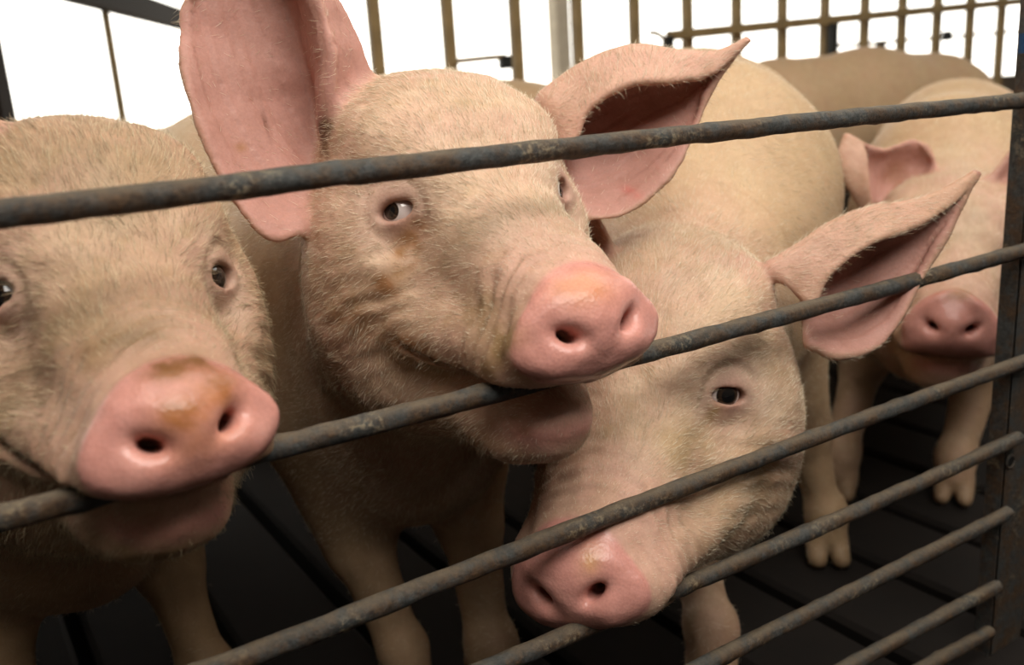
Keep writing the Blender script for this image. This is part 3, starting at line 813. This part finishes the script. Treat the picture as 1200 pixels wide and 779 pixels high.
# ------------------------------------------------------------------ side gate on the left
def side_at(px, py):
    D0, D1 = 3.50, 2.997                      # depth at px 160, px 110
    inv = 1 / D0 + (1 / D1 - 1 / D0) * (160 - px) / 50.0
    return at(px, py, 1 / max(inv, .12))
sg0 = side_at(132, 70)
sg = tag(empty('side_gate', (sg0[0], sg0[1], 0)), 'dark timber framed side gate with a thin rod, at the far left of the pen', 'gate'); SGO = np.array([sg0[0], sg0[1], 0])
m = MB(); P0 = side_at(118, -5); P1 = side_at(222, 26); dv = (P1 - P0) / np.linalg.norm(P1 - P0)
m2 = MB(); ctr = (P0 - dv * .9 + P1 + dv * .3) / 2; L = np.linalg.norm(P1 - P0) + 1.2
yaw_ = math.atan2(dv[1], dv[0]); pt_ = math.asin(dv[2])
RR = rz(yaw_) @ ry(-pt_)
m2.box((0, 0, 0), (L, .05, .085), RR, bev=.005); beam = m2.build('top_beam', MAT_DARKWOOD, sg, smooth=False); beam.location = ctr - SGO
m = MB(); q = side_at(123, 14); m.tube([(q[0] - SGO[0], q[1] - SGO[1], z) for z in np.linspace(.0, q[2], 6)], .013, 8); m.build('rod', MAT_TAN, sg)
m = MB(); q = at(-12, 80, 2.36); m.box((0, 0, .62), (.09, .05, 1.24), rz(yaw_), bev=.004); o = m.build('gate_post', MAT_DARKWOOD, sg, smooth=False); o.location = np.array([q[0], q[1], 0]) - SGO
m = MB(); m.box((0, 0, 0), (L, .035, .04), rz(yaw_), bev=.004); o = m.build('bottom_rail', MAT_DARKWOOD, sg, smooth=False); o.location = np.array([ctr[0], ctr[1], .22]) - SGO

# ------------------------------------------------------------------ pigs
def HR(p, r, y): return rz(math.radians(y)) @ rx(math.radians(p)) @ ry(math.radians(r))
def ear_px(rows, base_depth, lean):
    """rows of (px, py, extra depth); lean = extra depth at the tip"""
    n = len(rows); return np.array([[at(q[0], q[1], base_depth + q[2] + lean * i / (n - 1)) for q in r] for i, r in enumerate(rows)])

# -- middle pig
S2 = dict(SHAPE, e=.081, L=.188, D=.068, w=.068, h=.0405, t=.27, roll=math.radians(3), gap=.010, jaw=.026, open=(.0082, .0082), jowl=.96)
o2, R2 = np.array([.433, .740, .707]), HR(4.0, .2, -3.5)
dl = depth_of(o2 + R2 @ np.array([-.1, .10, .06])); dr = depth_of(o2 + R2 @ np.array([.1, .10, .06]))
earA = ear_px([
    [(362, 266, .0), (372, 232, .03), (380, 200, .055), (388, 170, .065), (398, 150, .01), (436, 120, .03)],
    [(312, 274, -.02), (338, 218, .02), (360, 178, .05), (376, 150, .065), (385, 118, -.005), (428, 84, .025)],
    [(258, 200, -.02), (292, 165, .015), (330, 125, .045), (364, 90, .055), (386, 62, -.01), (408, 34, .02)],
    [(221, 105, -.02), (255, 75, .01), (302, 45, .035), (342, 15, .04), (366, -8, -.01), (380, -12, .015)],
    [(214, 20, .0), (240, -10, .01), (275, -35, .02), (310, -48, .02), (330, -52, .0), (340, -50, .01)],
    [(240, -30, .0), (256, -45, .0), (275, -56, .0), (295, -60, .0), (308, -60, .0), (314, -58, .0)]], dl, -.02)
earB = ear_px([
    [(648, 165, .02), (632, 140, .03), (640, 155, .06), (640, 190, .06), (650, 225, .04)],
    [(668, 178, -.01), (636, 112, .0), (660, 135, .045), (668, 205, .035), (690, 252, .0)],
    [(688, 128, -.02), (690, 73, .0), (705, 110, .055), (716, 190, .05), (736, 246, .005)],
    [(738, 97, -.03), (742, 58, .0), (755, 95, .05), (770, 150, .045), (786, 204, .01)],
    [(790, 93, -.02), (795, 63, .0), (800, 90, .035), (809, 125, .035), (814, 150, .02)],
    [(835, 83, -.005), (838, 63, .0), (840, 75, .015), (838, 87, .02), (834, 101, .015)],
    [(872, 52, .0), (875, 46, .0), (876, 48, .0), (874, 50, .0), (870, 55, .0)]], dr, .02)
B2 = dict(pos=(.48, 1.10), yaw=math.radians(2), h=.79, feet=((-.04, -.06), (.055, -.13)))
# -- left pig
S1 = dict(SHAPE, e=.0785, w=.067, h=.0405, mz=.012, t=.25, roll=math.radians(8), gap=.012, jaw=.004, poll=.024, D=.064, open=(.0095, .0095), pop=.007)
o1, R1 = np.array([.114, .754, .679]), HR(1.4, 4.5, 2.2)
B1 = dict(pos=(.07, 1.19), yaw=math.radians(11), h=.77, feet=((-.09, -.06), (.13, -.06)), earback=.2, grime=1.8, tint=(.80, .77, .72))
# -- lower middle pig
S3 = dict(SHAPE, flew=.018, L=.205, D=.077, w=.061, h=.039, t=.34, roll=math.radians(14), jaw=-.012, open=(.007, .007), jowl=.92)
o3, R3 = np.array([.606, .732, .492]), HR(12, 1.5, -59); SC3 = 1.10
dq = depth_of(o3 + R3 @ np.array([.1, .10, .06]) * SC3)
earC = ear_px([
    [(950, 355, -.01), (905, 312, .0), (935, 330, .04), (945, 372, .03), (948, 404, .0)],
    [(972, 318, -.02), (950, 279, .0), (975, 310, .045), (985, 360, .05), (984, 416, .0)],
    [(1018, 284, -.025), (1010, 251, .0), (1025, 275, .04), (1030, 330, .04), (1035, 397, .01)],
    [(1065, 265, -.015), (1065, 240, .0), (1070, 258, .025), (1075, 300, .03), (1078, 326, .015)],
    [(1108, 241, -.005), (1108, 224, .0), (1110, 235, .01), (1112, 250, .012), (1111, 266, .01)],
    [(1139, 207, .0), (1142, 204, .0), (1142, 206, .0), (1140, 209, .0), (1137, 212, .0)]], dq, .02)
B3 = dict(pos=(1.01, 1.05), yaw=math.atan2(-.66, .75), h=.83, w=.95)
# -- right pig
S4 = dict(SHAPE, t=-.08, jaw=.004)
o4, R4 = np.array([1.373, .874, .505]), HR(.3, 2.2, -55.3)
d4 = depth_of(o4 + R4 @ np.array([-.1, .10, .06]))
earD = ear_px([
    [(1022, 258, .0), (1008, 240, .01), (1027, 238, .045), (1050, 242, .03), (1064, 246, .0)],
    [(1017, 218, -.02), (990, 207, .0), (1030, 207, .06), (1070, 222, .04), (1086, 225, .0)],
    [(1016, 190, -.02), (983, 182, .0), (1030, 188, .05), (1075, 187, .04), (1097, 195, .0)],
    [(1010, 166, -.01), (992, 158, .0), (1032, 176, .03), (1068, 166, .03), (1086, 172, .01)]], d4 - .02, .0)
B4 = dict(pos=(1.68, 1.08), yaw=math.atan2(-.85, .52), h=.735)
def feet_from_world(B, fl_, fr_):
    Rb = rz(B['yaw']); p = np.array([B['pos'][0], B['pos'][1], 0])
    B['feet'] = tuple(tuple(((np.array([*f, 0]) - p) @ Rb)[:2]) for f in (fl_, fr_))
feet_from_world(B3, (.79, .82), (1.18, .95))
feet_from_world(B4, (1.40, 1.10), (1.54, .95))

DK, OR, OL = (.17, .08, .028), (.50, .19, .065), (.27, .18, .07)
DIRT1 = [((.004, -.172, -.026), (.030, .018, .010), DK, .95, 26), ((.024, -.186, -.040), (.020, .015, .012), (.24, .09, .025), .85, 34), ((-.006, -.198, -.050), (.018, .015, .012), (.22, .085, .025), .9, 44),
    ((.010, -.20, -.050), (.036, .03, .026), OR, .55, 18), ((.0, -.205, -.075), (.02, .02, .02), OR, .3, 26), ((-.017, -.128, -.013), (.030, .022, .016), (.19, .12, .055), .8, 18), ((-.040, -.122, -.022), (.022, .024, .018), (.26, .16, .07), .6, 20),
    ((.02, -.145, -.018), (.02, .015, .014), (.28, .19, .10), .5, 20), ((-.0175, -.135, -.172), (.05, .05, .018), OL, .7, 14), ((-.03, -.064, .014), (.05, .04, .03), (.30, .20, .11), .5, 16), ((.0, .02, .11), (.09, .07, .05), (.26, .17, .085), .55, 12),
    ((.088, .0, .02), (.03, .04, .03), (.25, .15, .08), .5, 14)]
DIRT2 = [((-.014, -.186, -.036), (.034, .02, .014), (.62, .25, .10), .65, 12), ((-.0733, -.0203, -.012), (.007, .025, .010), (.30, .12, .03), .85, 26), ((-.079, -.017, -.024), (.006, .025, .012), (.34, .15, .04), .7, 30), ((-.086, -.0126, -.0356), (.006, .025, .013), (.33, .14, .03), .8, 30),
    ((-.095, -.013, -.049), (.007, .025, .012), (.36, .17, .05), .65, 30), ((-.1046, -.0146, -.0606), (.008, .025, .010), (.28, .11, .03), .85, 30), ((-.064, -.154, -.079), (.018, .022, .024), (.24, .15, .05), .8, 24), ((-.060, -.115, -.068), (.020, .026, .026), (.30, .19, .075), .7, 22),
    ((-.074, -.144, -.104), (.02, .025, .014), (.22, .13, .045), .75, 24), ((-.128, .015, -.092), (.032, .05, .024), (.32, .17, .075), .65, 18), ((-.0995, -.050, -.106), (.030, .03, .010), (.34, .15, .05), .8, 20), ((-.04, -.12, -.169), (.022, .02, .010), (.24, .10, .04), .75, 36),
    ((0, -.09, -.19), (.07, .06, .015), (.42, .26, .10), .5, 10), ((-.110, .105, .062), (.014, .022, .018), (.10, .05, .025), .85, 24), ((-.109, .095, .046), (.010, .02, .012), (.14, .08, .03), .7, 24), ((-.178, .133, .050), (.006, .02, .005), (.32, .14, .04), .8, 20),
    ((-.148, .151, .068), (.0022, .02, .014), (.14, .05, .03), .8, 40), ((.198, .039, -.019), (.006, .02, .006), (.5, .10, .08), .7, 20)]
DIRT3 = [((.018, -.200, -.047), (.009, .02, .012), (.62, .34, .13), .7, 12), ((.077, -.018, -.0125), (.008, .02, .010), (.32, .20, .06), .7, 20), ((.060, -.06, -.025), (.03, .04, .035), (.40, .28, .11), .5, 16), ((.10, -.02, -.09), (.05, .06, .05), (.46, .32, .15), .4, 12), ((.03, -.09, -.002), (.004, .02, .012), (.3, .17, .08), .5, 20)]
DIRT4 = [((.006, -.181, -.026), (.030, .016, .010), (.34, .15, .05), .8, 16), ((-.098, .150, .098), (.022, .03, .03), (.30, .13, .06), .6, 12), ((-.07, -.03, -.06), (.06, .06, .05), (.40, .27, .12), .45, 10)]
d1 = depth_of(o1 + R1 @ np.array([.088, .10, .07]) * .94)
earL = ear_px([
    [(262, 226, -.005), (256, 208, .015), (260, 195, .035), (272, 195, .035), (280, 210, .02)],
    [(250, 165, .01), (260, 162, .04), (270, 163, .05), (279, 168, .045), (286, 178, .03)],
    [(232, 105, .02), (245, 104, .05), (258, 108, .06), (270, 116, .05), (280, 126, .03)],
    [(211, 45, .0), (228, 45, .02), (245, 50, .03), (260, 60, .02), (270, 70, .01)],
    [(203, 17, .0), (212, 12, .01), (222, 14, .015), (232, 22, .01), (240, 30, .0)],
    [(206, 2, .0), (209, 1, .0), (212, 2, .0), (215, 3, .0), (218, 5, .0)]], d1 + .02, .17)
pA = build_pig('left', S1, o1, R1, .94, B1, [-1, earL], seed=11, dirt=DIRT1, fine=.0031)
pB = build_pig('middle', S2, o2, R2, 1.0, B2, [earA, earB], seed=23, dirt=DIRT2, fine=.0031)
pC = build_pig('low', S3, o3, R3, SC3, B3, [-1, earC], seed=37, dirt=DIRT3, fine=.0031)
pD = build_pig('right', S4, o4, R4, 1.0, B4, [earD, 1], fine=.0045, seed=51, dirt=DIRT4)
tag(finish_pig(pA), 'muddy faced pig with brown stained snout at far left, mouthing the second bar', 'pig', 'pigs in the pen')
tag(finish_pig(pB), 'pale pig with one big ear raised, biting the bar, in the middle of the pen', 'pig', 'pigs in the pen')
tag(finish_pig(pC), 'pale pig with lowered head poking its pink snout between the lower bars', 'pig', 'pigs in the pen')
tag(finish_pig(pD), 'pig with crumpled small ear, its pink snout beside the steel upright', 'pig', 'pigs in the pen')
eyes_for(pA, ((0, -.1), (0, -.1))); eyes_for(pB, ((-.30, -.02), (.1, -.1)), MAT_EYE_WHITE); eyes_for(pC, ((0, 0), (.0, .0))); eyes_for(pD, ((0, 0), (0, 0)))
hair_for(pA, 80000, .0105, seed=1, mat=MAT_HAIR_DARK); hair_for(pB, 105000, .0076, seed=2); hair_for(pC, 105000, .0080, seed=3); hair_for(pD, 36000, .010, .6, seed=4)

# -- pigs further back: whole animals, only backs in view
BG = dict(pos=(0, 0), yaw=0.0, h=.80, feet=((-.10, -.02), (.10, .03)), coarse=.02)
pE = build_pig('back', SHAPE, np.array([0, -.40, .40]), HR(30, 0, 0), 1.0, BG, None, fine=.009, seed=77)
bgp = tag(finish_pig(pE), 'pig back rising behind the ears of the middle pig', 'pig', 'pigs in the pen')
eyes_for(pE, ((0, 0), (0, 0)))
def place(o, x, y, yaw, s, label):
    o.location = (x, y, 0); o.rotation_euler = (0, 0, math.radians(yaw)); o.scale = (s, s, s); o['label'] = label
place(bgp, 1.0, 2.36, -91, 1.0, 'tan pig back just above the forehead of the middle pig')
c = copy_tree(bgp); place(c, 2.48, 2.27, -91, 1.04, 'pig back against the tube fence, above the right pig')
c = copy_tree(bgp); place(c, 4.25, 2.2, -88, 1.04, 'pig back at the far right beside the steel upright top')
